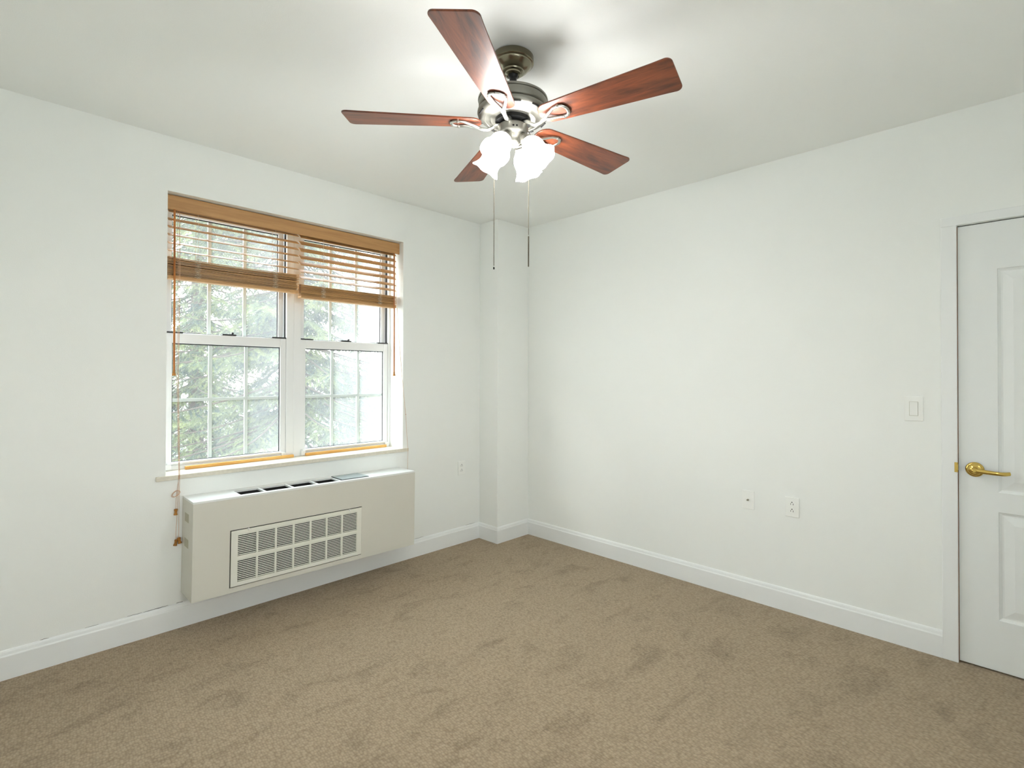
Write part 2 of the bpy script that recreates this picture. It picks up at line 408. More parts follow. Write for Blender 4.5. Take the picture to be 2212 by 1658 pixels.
def make_window(name, x0, x1, jl, jr, lx0, lx1, gm, label):
    t = struct(thing(name), label, 'window'); 
    MB().rect_ring(x0, x1, 0.804, RZ1, WY0, WY1, jl, jr, 0.020, 0.030).box(x0+jl, x1-jr, WY0+0.002, WY0+0.02, 0.824, 0.829).build('window_frame', M_VINYL, t, bevel=0.002)
    lo = sash(t, 'lower_sash', lx0, lx1, 0.826, 1.563, 0.180, 0.208, (0.034, 0.034), 0.056, 0.020, gm, [1.188])
    up = sash(t, 'upper_sash', lx0+0.004, lx1-0.004, 1.530, 2.262, 0.215, 0.243, (0.032, 0.032), 0.03, 0.036, gm, [1.90])
    # lift rail lip of the lower sash
    MB().box(lx0+0.012, lx1-0.012, 0.168, 0.182, 0.833, 0.845).build('lift_rail', M_VINYL, lo, bevel=0.003)
    # dark side tracks seen above the lower sash
    MB().box(x1-jr-0.003, x1-jr+0.001, 0.190, 0.213, 1.563, RZ1-0.03).build('track', M_GASKET, t)
    MB().box(x0+jl-0.001, x0+jl+0.003, 0.190, 0.213, 1.563, RZ1-0.03).build('track', M_GASKET, t)
    for a, b in ((lx0, lx0+0.085), (lx1-0.085, lx1)):
        MB().box(a, b, 0.176, 0.200, 1.563, 1.571).build('tilt_latch', M_LATCH, lo, bevel=0.002)
    xc = (lx0+lx1)/2
    MB().box(xc-0.04, xc+0.035, 0.182, 0.205, 1.563, 1.573).box(xc+0.008, xc+0.02, 0.178, 0.196, 1.573, 1.584).build('sash_lock', M_LATCH, lo, bevel=0.002)
    for a, b in ((lx0+0.002, lx0+0.03), (lx1-0.03, lx1-0.002)):
        MB().box(a, b, 0.160, 0.173, 0.805, 0.838).build('end_cap', M_VINYL, t, bevel=0.003)
    return t
make_window('window_1', RX0, -1.788, 0.026, 0.045, -2.479, -1.834, M_GLASS_L, 'left double-hung white window with clearer panes showing green spruce')
make_window('window_2', -1.788, RX1, 0.045, 0.016, -1.742, -1.100, M_GLASS_R, 'right double-hung white window with hazy whitened panes')

t3 = struct(thing('window_fill'), 'unseen white window added behind the camera for fill light', 'window')
MB().rect_ring(VX0, VX1, VZ0, VZ1, YB-0.09, YB-0.03, 0.04, 0.04, 0.04, 0.04).box((VX0+VX1)/2-0.025, (VX0+VX1)/2+0.025, YB-0.085, YB-0.035, VZ0+0.04, VZ1-0.04).build('window_frame', M_VINYL, t3, bevel=0.002)

# ------------------------------------------------------------------ door
MB_ = MB()
door = struct(thing('door_1'), 'white two-panel door with brass lever at the right edge', 'door')
# leaf front at x = 0.004, moulded panels
LX = 0.004; lf = MB()
ly0, ly1, lz0, lz1 = -2.999, -3.766, 0.008, 2.031
def dbox(y0, y1, z0, z1, x0=LX, x1=LX+0.035): lf.box(x0, x1, min(y0,y1), max(y0,y1), z0, z1)
pA0, pA1 = -3.135, -3.630
rows = [(0.235, 0.720), (0.808, 1.818)]
dbox(ly0, pA0, lz0, lz1); dbox(pA1, ly1, lz0, lz1)
dbox(pA0, pA1, lz0, rows[0][0]); dbox(pA0, pA1, rows[0][1], rows[1][0]); dbox(pA0, pA1, rows[1][1], lz1)
dl = lf.build('door_leaf', M_DOOR, door)
def door_panel(z0, z1):
    # recessed ogee then a raised field, as nested rings
    b = MB(); rings = [(0.0, 0.0), (0.003, 0.006), (0.012, 0.0105), (0.018, 0.0100), (0.050, 0.0015), (0.053, 0.0008)]
    idx = []
    for ins, dep in rings:
        i0 = len(b.v)
        for y, z in ((pA0-ins, z0+ins), (pA1+ins, z0+ins), (pA1+ins, z1-ins), (pA0-ins, z1-ins)): b.v.append((LX+dep, y, z))
        idx.append(i0)
    for a, c in zip(idx, idx[1:]):
        for k in range(4):
            k2 = (k+1) % 4; b.f.append([a+k, a+k2, c+k2, c+k]); b.sm.append(False)
    i0 = idx[-1]; b.f.append([i0, i0+1, i0+2, i0+3]); b.sm.append(False)
    b.build('door_panel', M_DOOR, door)
for r in rows: door_panel(*r)
# casing
cs = MB()
for y0, y1, z0, z1 in ((-2.938, -2.9965, 0, 2.0365), (-3.828, -3.7695, 0, 2.0365), (-3.828, -2.938, 2.0365, 2.080)):
    cs.box(-0.016, 0.0, min(y0,y1), max(y0,y1), z0, z1)
struct(cs.build('trim_2', M_TRIM, bevel=0.003), 'flat white casing framing the door', 'door casing')
jb = MB(); jb.box(0.001, 0.09, -2.9975, -2.9945, 0.002, 2.034).box(0.045, 0.06, -3.02, -2.9975, 0.002, 2.034)
jb.build('door_jamb', M_JAMB, door)
MB().box(0.02, 0.09, -3.77, -2.999, 2.0325, 2.036).build('head_gap', M_BLACK, door)
MB().box(-0.017, 0.012, -2.9972, -2.985, 0.884, 0.930).box(-0.0175, 0.013, -2.9985, -2.990, 0.892, 0.922).build('strike_plate', M_BRASS, door, bevel=0.001)
# lever handle
hd = MB(); hc = Vector((LX, -3.056, 0.903))
RX90 = Matrix.Translation(hc) @ Matrix.Rotation(-PI/2, 4, 'Y')
hd.lathe([(0.0, 0.0), (0.033, 0.0), (0.0335, 0.004), (0.031, 0.0075), (0.027, 0.009), (0.024, 0.0135), (0.016, 0.016), (0.0125, 0.018), (0.0125, 0.044), (0.0, 0.044)], 40, RX90)
hobj = hd.build('door_handle', M_BRASS, door)
lv = MB()
lp = [hc + Vector((-0.046, 0.010, 0.001)), hc + Vector((-0.048, -0.01, 0.0)), hc + Vector((-0.049, -0.04, -0.002)), hc + Vector((-0.048, -0.07, -0.004)), hc + Vector((-0.044, -0.092, -0.005)), hc + Vector((-0.036, -0.106, -0.0045)), hc + Vector((-0.026, -0.118, -0.003))]
lv.tube(lp, [0.009, 0.0105, 0.0095, 0.0085, 0.0085, 0.0085, 0.008], 16, flat=0.5, upd=(1, 0, 0))
lv.build('lever', M_BRASS, hobj)
MB().lathe([(0, 0.053), (0.0065, 0.053), (0.0075, 0.056), (0.0058, 0.057), (0.0054, 0.0555), (0.0, 0.0555)], 24, RX90).build('lock_button', M_BRASS, hobj)

# ------------------------------------------------------------------ ceiling fan
FC = Vector((-1.7243, -1.774, 0))
fan = thing('ceiling_fan', 'brushed nickel ceiling fan with five walnut blades and four lit tulip shades', 'ceiling fan', (FC.x, FC.y, CH))
def Z(z): return z-CH
def zl(prof): return [(r, Z(z)) for r, z in prof]
MB().lathe(zl([(0, CH-0.0005), (0.076, CH-0.0005), (0.081, CH-0.004), (0.081, CH-0.026), (0.079, CH-0.0285), (0.074, CH-0.030), (0.0735, CH-0.033), (0.070, CH-0.037), (0.062, CH-0.046), (0.052, CH-0.054), (0.044, CH-0.0575), (0.042, CH-0.062), (0.034, CH-0.064), (0.033, CH-0.070), (0.024, CH-0.074), (0.022, CH-0.071), (0, CH-0.071)]), 64).build('canopy', M_NICKELD, fan)
MB().lathe(zl([(0, 2.512), (0.020, 2.512), (0.019, 2.503), (0.0145, 2.497), (0.0145, 2.41), (0, 2.41)]), 32).build('downrod', M_DARKMET, fan)
mot = MB().lathe(zl([(0, 2.418), (0.10, 2.4175), (0.128, 2.414), (0.1365, 2.409), (0.1372, 2.404), (0.1355, 2.4015), (0.1325, 2.4005), (0.1325, 2.3985), (0.1345, 2.3975), (0.1345, 2.376),
    (0.132, 2.371), (0.1265, 2.368), (0.127, 2.3655), (0.133, 2.3645), (0.1385, 2.3605), (0.1395, 2.354), (0.137, 2.347), (0.131, 2.341), (0.122, 2.3365), (0.112, 2.334), (0.110, 2.336), (0.098, 2.3335), (0.090, 2.328), (0.088, 2.331), (0.0, 2.331)]), 80).build('motor_housing', M_NICKEL, fan)
for k in range(10):
    a = k*2*PI/10 + 0.25; b = MB()
    T = Matrix.Rotation(a, 4, 'Z') @ Matrix.Translation((0.1315, 0, Z(2.3405))) @ Matrix.Rotation(math.radians(33), 4, 'Y')
    b.box(-0.0055, 0.0035, -0.018, 0.018, -0.0022, 0.0016, T); b.build('vent_slot', M_BLACK, mot)
MB().lathe(zl([(0, 2.332), (0.070, 2.332), (0.070, 2.318), (0.052, 2.316), (0.052, 2.304), (0, 2.304)]), 40).build('flywheel', M_DARKMET, fan)
sw = MB().lathe(zl([(0, 2.306), (0.056, 2.306), (0.0600, 2.303), (0.0605, 2.298), (0.0585, 2.294), (0.0585, 2.280), (0.053, 2.271), (0.043, 2.264), (0.033, 2.259), (0.029, 2.254), (0.0275, 2.246), (0.025, 2.236), (0.017, 2.229), (0.008, 2.226), (0, 2.2255)]), 56).build('switch_housing', M_NICKEL, fan)
for da in (0.0, 0.23):
    a = math.atan2(-0.71, -0.70)+0.03+da
    T = Matrix.Rotation(a, 4, 'Z') @ Matrix.Translation((0.0582, 0, Z(2.285))) @ Matrix.Rotation(PI/2, 4, 'Y')
    MB().lathe([(0, 0.0012), (0.0035, 0.0012), (0.004, 0.0), (0.004, -0.003), (0, -0.003)], 14, T).build('screw', M_DARKMET, sw)
# blades
BZ, BR, BP = 2.3183, 0.6419, 0.1794
def blade_outline():
    pts = []
    r0, r1 = 0.122, BR; h0, h1 = 0.048, 0.0785
    def half(r): return h0+(h1-h0)*min(1, max(0, (r-r0)/(r1-r0)))**0.85
    n = 10
    # inner end: broad round
    for i in range(n+1):
        a = PI/2+PI*i/n
        pts.append((r0+0.042+0.042*math.cos(a), half(r0+0.042)*math.sin(a)))
    rr = [0.2, 0.3, 0.4, 0.5, 0.58]
    low = [(r, -half(r)) for r in rr]
    cr_ = 0.022; tip = []
    for i in range(7):
        a = -PI/2+(PI/2)*i/6; tip.append((r1-cr_+cr_*math.cos(a), -h1+cr_+cr_*math.sin(a)))
    for i in range(7):
        a = (PI/2)*i/6; tip.append((r1-cr_+cr_*math.cos(a), h1-cr_+cr_*math.sin(a)))
    return pts + low + tip + [(r, half(r)) for r in reversed(rr)]
def blade_mesh():
    b = MB(); T = Matrix.Rotation(-BP, 4, 'X') @ Matrix(((1,0,0,0),(0,0,1,0),(0,1,0,0),(0,0,0,1)))
    # prism gives (a, c, b): a = radius, c = thickness, b = tangent ; swap c and b
    b.prism(blade_outline(), -0.0032, 0.0032, T); return b
proto_b = blade_mesh().build('blade', M_BLADE, fan, bevel=0.0018)
def iron_mesh():
    b = MB()
    bt = lambda r, t: (r, t, -math.tan(BP)*t - 0.0085)      # just under the blade
    zf = 2.311-BZ
    arm = [(0.050, 0, zf), (0.068, 0, zf-0.002), (0.082, 0.001, zf-0.014), (0.100, 0.002, zf-0.022), (0.122, 0.002, zf-0.020), (0.148, 0.001, -0.016)]
    b.tube(arm, [0.011, 0.011, 0.0095, 0.0085, 0.008, 0.0085], 12, flat=0.75)
    for s in (-1, 1):
        pr = [arm[-2], (0.146, 0.004*s, -0.0175), (0.166, 0.014*s, -math.tan(BP)*0.014*s-0.0135), bt(0.190, 0.025*s), bt(0.212, 0.0305*s), bt(0.228, 0.027*s), bt(0.238, 0.014*s), bt(0.2405, 0)]
        b.tube(pr, [0.007, 0.0075, 0.0068, 0.006, 0.006, 0.0062, 0.0062, 0.0062], 10, flat=0.8)
    for s in (-1, 1):
        x, y, z = bt(0.214, 0.0305*s)
        b.lathe([(0, z-0.006), (0.005, z-0.0055), (0.006, z-0.003), (0.006, z+0.004), (0, z+0.004)], 12, Matrix.Translation((x, y, 0)))
    return b
proto_i = iron_mesh().build('blade_iron', M_CHROME, fan)
A0 = 0.527+PI
for k in range(5):
    for p in (proto_b, proto_i):
        o = p if k == 0 else p.copy()
        if k: COL.objects.link(o); o.parent = fan
        o.location = (0, 0, Z(BZ)); o.rotation_euler = (0, 0, A0+k*2*PI/5)
# light kit: four tulip shades
az_f = PI/2-math.radians(46.17)-math.radians(29)
def shade_mesh():
    prof = [(0.0215, 0.0), (0.0235, 0.004), (0.0285, 0.011), (0.0365, 0.022), (0.0415, 0.035), (0.0432, 0.048), (0.0422, 0.060), (0.0412, 0.069), (0.0430, 0.081), (0.0490, 0.094), (0.0575, 0.106)]
    inner = [(r-0.0022, z) for r, z in reversed(prof)]
    full = prof+inner; npf = len(prof)
    def rim(i, a, r, z):
        d = i if i < npf else 2*npf-1-i
        k = max(0, (d-6)/4.0)
        wv = math.cos(6*a)
        return r+0.0010*k*wv, z+0.0022*k*wv
    return MB().lathe(full, 48, None, rim=rim)
proto_s = shade_mesh().build('lamp_shade', M_SHADE, fan); proto_s.data.materials.append(M_SHADE_IN); proto_s.data.materials.append(M_SHADE_NECK)
for i_, p_ in enumerate(proto_s.data.polygons): p_.material_index = 1 if i_ >= 10*48 else (2 if i_ < 4*48 else 0)
proto_s['label'] = 'glowing white frosted glass shade'
proto_h = MB().lathe([(0, -0.034), (0.012, -0.034), (0.0135, -0.030), (0.0135, -0.024), (0.017, -0.020), (0.017, -0.014), (0.0225, -0.010), (0.0235, -0.004), (0.0235, 0.006), (0.0225, 0.0065), (0.0, 0.0065)], 32).build('lamp_holder', M_NICKEL, fan)
proto_a = MB().tube([(0.022, 0, Z(2.246)), (0.026, 0, Z(2.258)), (0.034, 0, Z(2.268)), (0.043, 0, Z(2.270)), (0.050, 0, Z(2.260))], [0.0075]*5, 12).build('lamp_arm', M_NICKEL, fan)
TH = math.radians(40)
for k in range(4):
    a = az_f + k*PI/2
    for p, nm in ((proto_s, 's'), (proto_h, 'h'), (proto_a, 'a')):
        o = p if k == 0 else p.copy()
        if k: COL.objects.link(o); o.parent = fan
        if nm == 'a': o.rotation_euler = (0, 0, a); continue
        nx, nz = 0.062, 2.238
        # local +Z of the shade points outward and down
        R = Matrix.Rotation(a, 4, 'Z') @ Matrix.Translation((nx, 0, Z(nz))) @ Matrix.Rotation(PI-TH, 4, 'Y')
        o.matrix_local = R
# pull chains
rdir = Vector((math.cos(YAW), -math.sin(YAW), 0))
def chain(off, zt, zb, pull):
    b = MB(); p = rdir*off; L = zt-zb; n = int(L/0.0045); pts = []; rad = []
    for i in range(n):
        z0 = Z(zt)-i*0.0045
        for dz, r in ((0, 0.0006), (0.0009, 0.0015), (0.0022, 0.0018), (0.0035, 0.0015)):
            pts.append((p.x, p.y, z0-dz)); rad.append(r)
    b.tube(pts, rad, 6)
    b.tube([(rdir*(0.058 if off > 0 else -0.058)).to_tuple()[:2]+(Z(zt)+0.002,), (p.x, p.y, Z(zt)+0.001), (p.x, p.y, Z(zt)-0.004)], 0.0018, 6)
    o = b.build('pull_chain', M_CHAIN, fan)
    if pull == 'rod': MB().lathe([(0, 0), (0.0022, -0.001), (0.0026, -0.006), (0.0026, -0.118), (0.0018, -0.121), (0, -0.1215)], 12, Matrix.Translation((p.x, p.y, Z(zb)))).build('pull_rod', M_CHAIN, o)
    else: MB().lathe([(0, 0), (0.002, -0.001), (0.003, -0.004), (0.0034, -0.009), (0.0026, -0.010), (0, -0.010)], 12, Matrix.Translation((p.x, p.y, Z(zb)))).build('pull_knob', M_DARKMET, o)
chain(-0.0735, 2.285, 1.756, 'knob'); chain(0.0620, 2.285, 1.877, 'rod')

# ------------------------------------------------------------------ blinds
M_BRAIL = M_VAL
val = MB()
vp = [(0.0, 0.0), (0.004, -0.0005), (0.0085, 0.004), (0.0085, 0.072), (0.0065, 0.078), (0.0, 0.080)]
b = MB()
# front board with a rounded edge profile; profile (depth towards room, height)
n = len(vp)
for x, ins in ((-2.500, 0), (-1.0865, 0)):
    for d, h in vp: b.v.append((x, 0.054-d, 2.2115+h))
b.f += [list(range(n)), [n+i for i in reversed(range(n))]]; b.sm += [False, False]
for i in range(n):
    j = (i+1) % n; b.f.append([i, n+i, n+j, j]); b.sm.append(False)
vo = b.build('blind_valance', M_VAL, None, bevel=0.0015)
tag(vo, 'long tan wood valance across the top of the window recess', 'valance')

def make_blind(label, x0, x1, slats, stack_top, stack_bot, ladders, tiltdeg, wand_x, sag):
    t = thing('venetian_blind', label, 'blind', ((x0+x1)/2, 0.062, 2.285), group='wooden blinds in the window')
    ox, oy, oz = t.location
    L = x1-x0
    MB().box(x0+0.004-ox, x1-0.004-ox, 0.039-oy, 0.081-oy, 2.232-oz, 2.283-oz).build('head_rail', M_SLAT, t, bevel=0.002)
    def slat(z, tilt, depth=0.050, dy=0.0, yaw=0.0, sagz=0.0, zr=0.0):
        b = MB(); n = 12; m = 4; idx = []
        T = Matrix.Translation((0, 0.062+dy-oy, z-oz)) @ Matrix.Rotation(yaw, 4, 'Z') @ Matrix.Rotation(tilt, 4, 'X')
        th = 0.0028
        for s in (0, 1):
            for i in range(n+1):
                u = i/n; x = -L/2+L*u+( (x0+x1)/2-ox)
                for j in range(m+1):
                    v = j/m*2-1
                    zz = 0.0016*(1-v*v) + (th if s else 0) + sagz*(4*u*(1-u)) + zr*(u-0.5)
                    b.v.append(tuple(T @ Vector((x, v*depth/2, zz-th/2))))
        N = (n+1)*(m+1)
        g = lambda s, i, j: s*N+i*(m+1)+j
        for i in range(n):
            for j in range(m):
                b.f.append([g(0,i,j), g(0,i+1,j), g(0,i+1,j+1), g(0,i,j+1)]); b.sm.append(True)
                b.f.append([g(1,i,j), g(1,i,j+1), g(1,i+1,j+1), g(1,i+1,j)]); b.sm.append(True)
        for i in range(n):
            b.f.append([g(0,i,0), g(1,i,0), g(1,i+1,0), g(0,i+1,0)]); b.sm.append(False)
            b.f.append([g(0,i,m), g(0,i+1,m), g(1,i+1,m), g(1,i,m)]); b.sm.append(False)
        for j in range(m):
            b.f.append([g(0,0,j), g(0,0,j+1), g(1,0,j+1), g(1,0,j)]); b.sm.append(False)
            b.f.append([g(0,n,j), g(1,n,j), g(1,n,j+1), g(0,n,j+1)]); b.sm.append(False)
        return b.build('slat', M_SLAT, t)
    for k, z in enumerate(slats):
        tl = math.radians(tiltdeg[k] if hasattr(tiltdeg, '__len__') else tiltdeg)
        slat(z, tl)
    # gathered stack
    nst = 18; zlo = stack_bot+0.020
    for k in range(nst):
        u = k/(nst-1); z = zlo+(stack_top-zlo)*u
        slat(z, math.radians(random.uniform(1, 7)+4*u), dy=random.uniform(-0.003, 0.003), yaw=random.uniform(-0.002, 0.002), sagz=-sag*max(0, u-0.4)*random.uniform(0.6, 1.3), zr=random.uniform(-0.002, 0.002))
    MB().box(x0-ox, x1-ox, 0.036-oy, 0.088-oy, stack_bot-oz, stack_bot+0.017-oz).build('bottom_rail', M_VAL, t, bevel=0.004)
    for lx in ladders:
        b = MB()
        for yy in (0.0355, 0.0885):
            b.tube([(lx-ox, yy-oy, 2.232-oz), (lx-ox+0.002, yy-oy, 2.08-oz), (lx-ox, yy-oy, stack_top-oz)], 0.0008, 5)
        # bunched ladder strings at the front of the stack
        for side in (-1, 1):
            pts = []; nn = 22
            for i in range(nn):
                u = i/(nn-1); amp = 0.010+0.004*math.sin(i*2.3+side)
                pts.append((lx-ox+side*0.006+amp*(1 if i % 2 else -1)*0.8, 0.0320-oy+random.uniform(-0.002, 0.001), stack_top-oz+0.004-(stack_top-stack_bot-0.012)*u))
            b.tube(pts, 0.0016, 5)
        b.build('ladder_cord', M_CORD, t)
    # tilt wand
    wz0, wz1 = 2.222, 1.345
    wd_ = MB().tube([(wand_x-ox, 0.036-oy, wz0-oz), (wand_x-ox, 0.026-oy, wz0-0.02-oz), (wand_x-ox+0.002, 0.024-oy, 1.8-oz), (wand_x-ox+0.003, 0.024-oy, wz1-oz)], [0.003, 0.0052, 0.0052, 0.0052], 8).build('tilt_wand', M_WAND, t)
    MB().lathe([(0, 0.004), (0.006, 0.003), (0.007, -0.003), (0.0058, -0.007), (0.0095, -0.022), (0.0098, -0.027), (0, -0.0275)], 16, Matrix.Translation((wand_x-ox+0.003, 0.024-oy, wz1-oz))).build('wand_tip', M_TASSEL, wd_)
    t.location += Vector((0.010, 0.022, 0.008))
    return t
bl = make_blind('left wooden blind half raised over the clearer window, its cords hanging left', -2.500, -1.814, [2.206, 2.160, 2.120, 2.078, 2.034, 1.993], 1.955, 1.837,
    (-2.364, -1.956), [27, 27, 25, 23, 21, 19], -2.476, 0.010)
br = make_blind('right wooden blind half raised over the hazy window, slats tilted further', -1.800, -1.112, [2.206, 2.163, 2.119, 2.073, 2.032, 1.984, 1.944], 1.898, 1.811,
    (-1.658, -1.248), [38, 38, 38, 37, 35, 30, 27], -1.140, 0.003)
def cord(par, pts, r, m, name='lift_cord'):
    o = par.location
    return MB().tube([(p[0]-o.x, p[1]-o.y, p[2]-o.z) for p in pts], r, 6).build(name, m, par)
def tassel(par, at, tilt, yaw=0):
    o = par.location
    T = Matrix.Translation((at[0]-o.x, at[1]-o.y, at[2]-o.z)) @ Matrix.Rotation(yaw, 4, 'Z') @ Matrix.Rotation(tilt, 4, 'Y')
    return MB().lathe([(0, 0.016), (0.0075, 0.016), (0.0092, 0.012), (0.0068, 0.004), (0.0062, -0.003), (0.009, -0.013), (0.0088, -0.0155), (0, -0.016)], 18, T).build('cord_tassel', M_TASSEL, par)
cy = 0.042
cord(bl, [(-2.443, 0.058, 2.235), (-2.443, cy, 1.9), (-2.446, cy, 1.3), (-2.448, -0.010, 0.83), (-2.449, -0.0155, 0.803), (-2.451, -0.0155, 0.78), (-2.455, -0.011, 0.74), (-2.459, -0.009, 0.700), (-2.461, -0.010, 0.66), (-2.462, -0.012, 0.626)], 0.0009, M_CORDTAN)
cord(bl, [(-2.452, 0.058, 2.235), (-2.449, cy, 1.9), (-2.451, cy, 1.3), (-2.451, -0.010, 0.83), (-2.4515, -0.0158, 0.803), (-2.452, -0.0155, 0.78), (-2.452, -0.010, 0.70), (-2.456, -0.010, 0.6), (-2.461, -0.012, 0.50), (-2.461, -0.013, 0.468)], 0.0009, M_CORDTAN)
cord(bl, [(-2.440, 0.058, 2.235), (-2.440, cy, 1.9), (-2.443, cy, 1.3), (-2.446, -0.010, 0.83), (-2.4465, -0.0158, 0.803), (-2.447, -0.0155, 0.78), (-2.446, -0.010, 0.70), (-2.448, -0.011, 0.6), (-2.449, -0.013, 0.50), (-2.4495, -0.014, 0.475)], 0.0009, M_CORDTAN)
# knotted loop of cord
lp = []
for i in range(40):
    u = i/39*3*2*PI
    lp.append((-2.462+0.016*math.cos(u)*(1+0.3*math.sin(u*0.37)), -0.008+0.004*math.sin(u*1.3), 0.706+0.016*math.sin(u+0.5)))
cord(bl, lp, 0.0011, M_CORDTAN)
tassel(bl, (-2.462, -0.012, 0.611), 0.06); tassel(bl, (-2.4615, -0.0135, 0.451), 0.22); tassel(bl, (-2.4465, -0.016, 0.460), -0.2)
cord(br, [(-1.120, 0.058, 2.235), (-1.112, 0.042, 1.9), (-1.101, 0.024, 1.60), (-1.087, 0.0, 1.30), (-1.062, -0.006, 1.05), (-1.050, -0.013, 0.815), (-1.0475, -0.0145, 0.803), (-1.047, -0.0145, 0.78), (-1.046, -0.010, 0.74), (-1.0455, -0.006, 0.60), (-1.0455, -0.006, 0.5)], 0.0009, M_CORDTAN)
cord(br, [(-1.126, 0.058, 2.235), (-1.116, 0.042, 1.9), (-1.104, 0.024, 1.60), (-1.089, 0.0, 1.30), (-1.063, -0.006, 1.05)], 0.0009, M_CORD)
MB().lathe([(0, 0.004), (0.0028, 0.002), (0.0028, -0.002), (0, -0.004)], 10, Matrix.Translation((-1.062-br.location.x, -0.006-br.location.y, 1.048-br.location.z))).build('cord_knot', M_CORDTAN, br)

# dowels laid on the sill
def dowel(x0, y0, x1, y1, label):
    L = math.hypot(x1-x0, y1-y0); a = math.atan2(y1-y0, x1-x0)
    o = MB().box(0, L, -0.009, 0.009, 0, 0.018).build('wooden_stick', M_STICK, None, bevel=0.002)
    o.location = (x0, y0, 0.8042); o.rotation_euler = (0, 0, a)
    return tag(o, label, 'stick', 'security sticks on the window sill')
dowel(-2.388, 0.142, -1.795, 0.150, 'longer light wood stick lying on the sill below the left window')
dowel(-1.718, 0.150, -1.128, 0.150, 'light wood stick lying on the sill below the right window')

# ------------------------------------------------------------------ wall unit
u = thing('wall_heating_cooling_unit', 'long beige wall-hung heating and cooling unit with front grille under the window', 'air conditioner', (-2.435, -0.0015, 0.186))
u.rotation_euler = (0, math.radians(0.62), 0)
UL, UD, UH = 1.311, 0.209, 0.502
gx0, gx1, gz0, gz1 = 0.170, 0.918, 0.025, 0.3265
sx0, sx1, sy0, sy1 = 0.228, 0.980, -0.176, -0.054    # opening in the top
c = MB(); th = 0.012
c.box(0, th, -UD+th, 0, 0, UH-0.0105); c.box(UL-th, UL, -UD+th, 0, 0, UH-0.0105)
c.box(th, UL-th, -th, 0, 0, UH-0.0105)
c.box(th, UL-th, -UD+th, -th, 0, th)
def ring_plate(b, o0, o1, i0, i1, y0, y1):
    k = len(b.v)
    for y in (y0, y1):
        for (ax, az), (bx_, bz) in ((o0, o1), (i0, i1)):
            b.v += [(ax, y, az), (bx_, y, az), (bx_, y, bz), (ax, y, bz)]
    for i in range(4):
        j = (i+1) % 4
        for q in ((i, j, 4+j, 4+i), (8+i, 12+i, 12+j, 8+j), (i, 8+i, 8+j, j), (4+i, 4+j, 12+j, 12+i)):
            b.f.append([k+x for x in q]); b.sm.append(False)
ring_plate(c, (0, 0), (UL, UH-0.0105), (gx0, gz0), (gx1, gz1), -UD, -UD+th)
cab = c.build('cabinet', M_UNIT, u)
tp = MB()
tz0, tz1 = UH-0.010, UH
kk = len(tp.v)
for z in (tz0, tz1):
    tp.v += [(0, -UD, z), (UL, -UD, z), (UL, 0, z), (0, 0, z), (sx0, sy0, z), (sx1, sy0, z), (sx1, sy1, z), (sx0, sy1, z)]
for i in range(4):
    j = (i+1) % 4
    for q in ((i, j, 4+j, 4+i), (8+i, 12+i, 12+j, 8+j), (i, 8+i, 8+j, j), (4+i, 4+j, 12+j, 12+i)):
        tp.f.append([kk+x for x in q]); tp.sm.append(False)
tgo = tp.build('top_panel', M_UNITTOP, u)
for x in (0.355, 0.507, 0.650, 0.792):
    MB().box(x-0.006, x+0.006, sy0, sy1, tz0, tz1-0.001).build('grille_bar', M_UNITTOP, tgo)
x = sx0+0.05
while x < 0.79:
    MB().box(x-0.0012, x+0.0012, sy0, sy1-0.02, tz0-0.03, tz0-0.012).build('louvre', M_DARKMET, tgo); x += 0.047
MB().box(sx0-0.005, sx1+0.005, sy0-0.005, sy1+0.005, tz0-0.06, tz0-0.045).box(sx0-0.004, sx1+0.004, sy1, sy1+0.004, tz0-0.05, tz0-0.0005).box(sx0-0.004, sx1+0.004, sy0-0.004, sy0, tz0-0.05, tz0-0.0005).box(sx0-0.004, sx0, sy0, sy1, tz0-0.05, tz0-0.0005).box(sx1, sx1+0.004, sy0, sy1, tz0-0.05, tz0-0.0005).build('duct', M_BLACK, u)
MB().box(0.802, 0.979, sy0+0.001, sy1+0.022, tz1-0.002, tz1+0.005).build('control_flap', M_FLAP, u, bevel=0.0015)
MB().box(0.798, 0.802, sy0, sy1+0.02, tz0, tz1+0.003).box(0.80, 0.982, sy0-0.003, sy0+0.002, tz0, tz1+0.002).build('flap_gap', M_BLACK, u)
# front grille
fg = MB(); F0, F1 = -UD-0.003, -UD+0.006
ix0, ix1 = 0.207, 0.885; iz0, iz1 = 0.050, 0.300; mb0, mb1 = 0.166, 0.186
e = 0.005
fg.box(gx0+e, ix0, F0, F1, gz0+e, gz1-e); fg.box(ix1, gx1-0.002, F0, F1, gz0+e, gz1-e)
fg.box(ix0, ix1, F0, F1, gz0+e, iz0); fg.box(ix0, ix1, F0, F1, iz1, gz1-e); fg.box(ix0, ix1, F0, F1, mb0, mb1)
for k in range(1, 7):
    x = ix0+(ix1-ix0)*k/7; fg.box(x-0.0045, x+0.0045, F0, F1, iz0, mb0); fg.box(x-0.0045, x+0.0045, F0, F1, mb1, iz1)
fgo = fg.build('front_grille', M_GRILLE, u)
sl = MB()
for z0, z1 in ((iz0, mb0), (mb1, iz1)):
    nsl = 12; p = (z1-z0)/nsl
    for k in range(nsl):
        zc = z0+p*(k+0.5)
        T = Matrix.Translation(((ix0+ix1)/2, -UD+0.003, zc)) @ Matrix.Rotation(math.radians(-18), 4, 'X')
        sl.box(-(ix1-ix0)/2, (ix1-ix0)/2, -0.005, 0.006, -0.0021, 0.0021, T)
tag(sl.build('louvre', M_GRILLE, fgo), None)
MB().box(gx0-0.002, gx1+0.002, -UD+0.014, -UD+0.018, gz0-0.005, gz1+0.005).build('filter', M_BLACK, u)
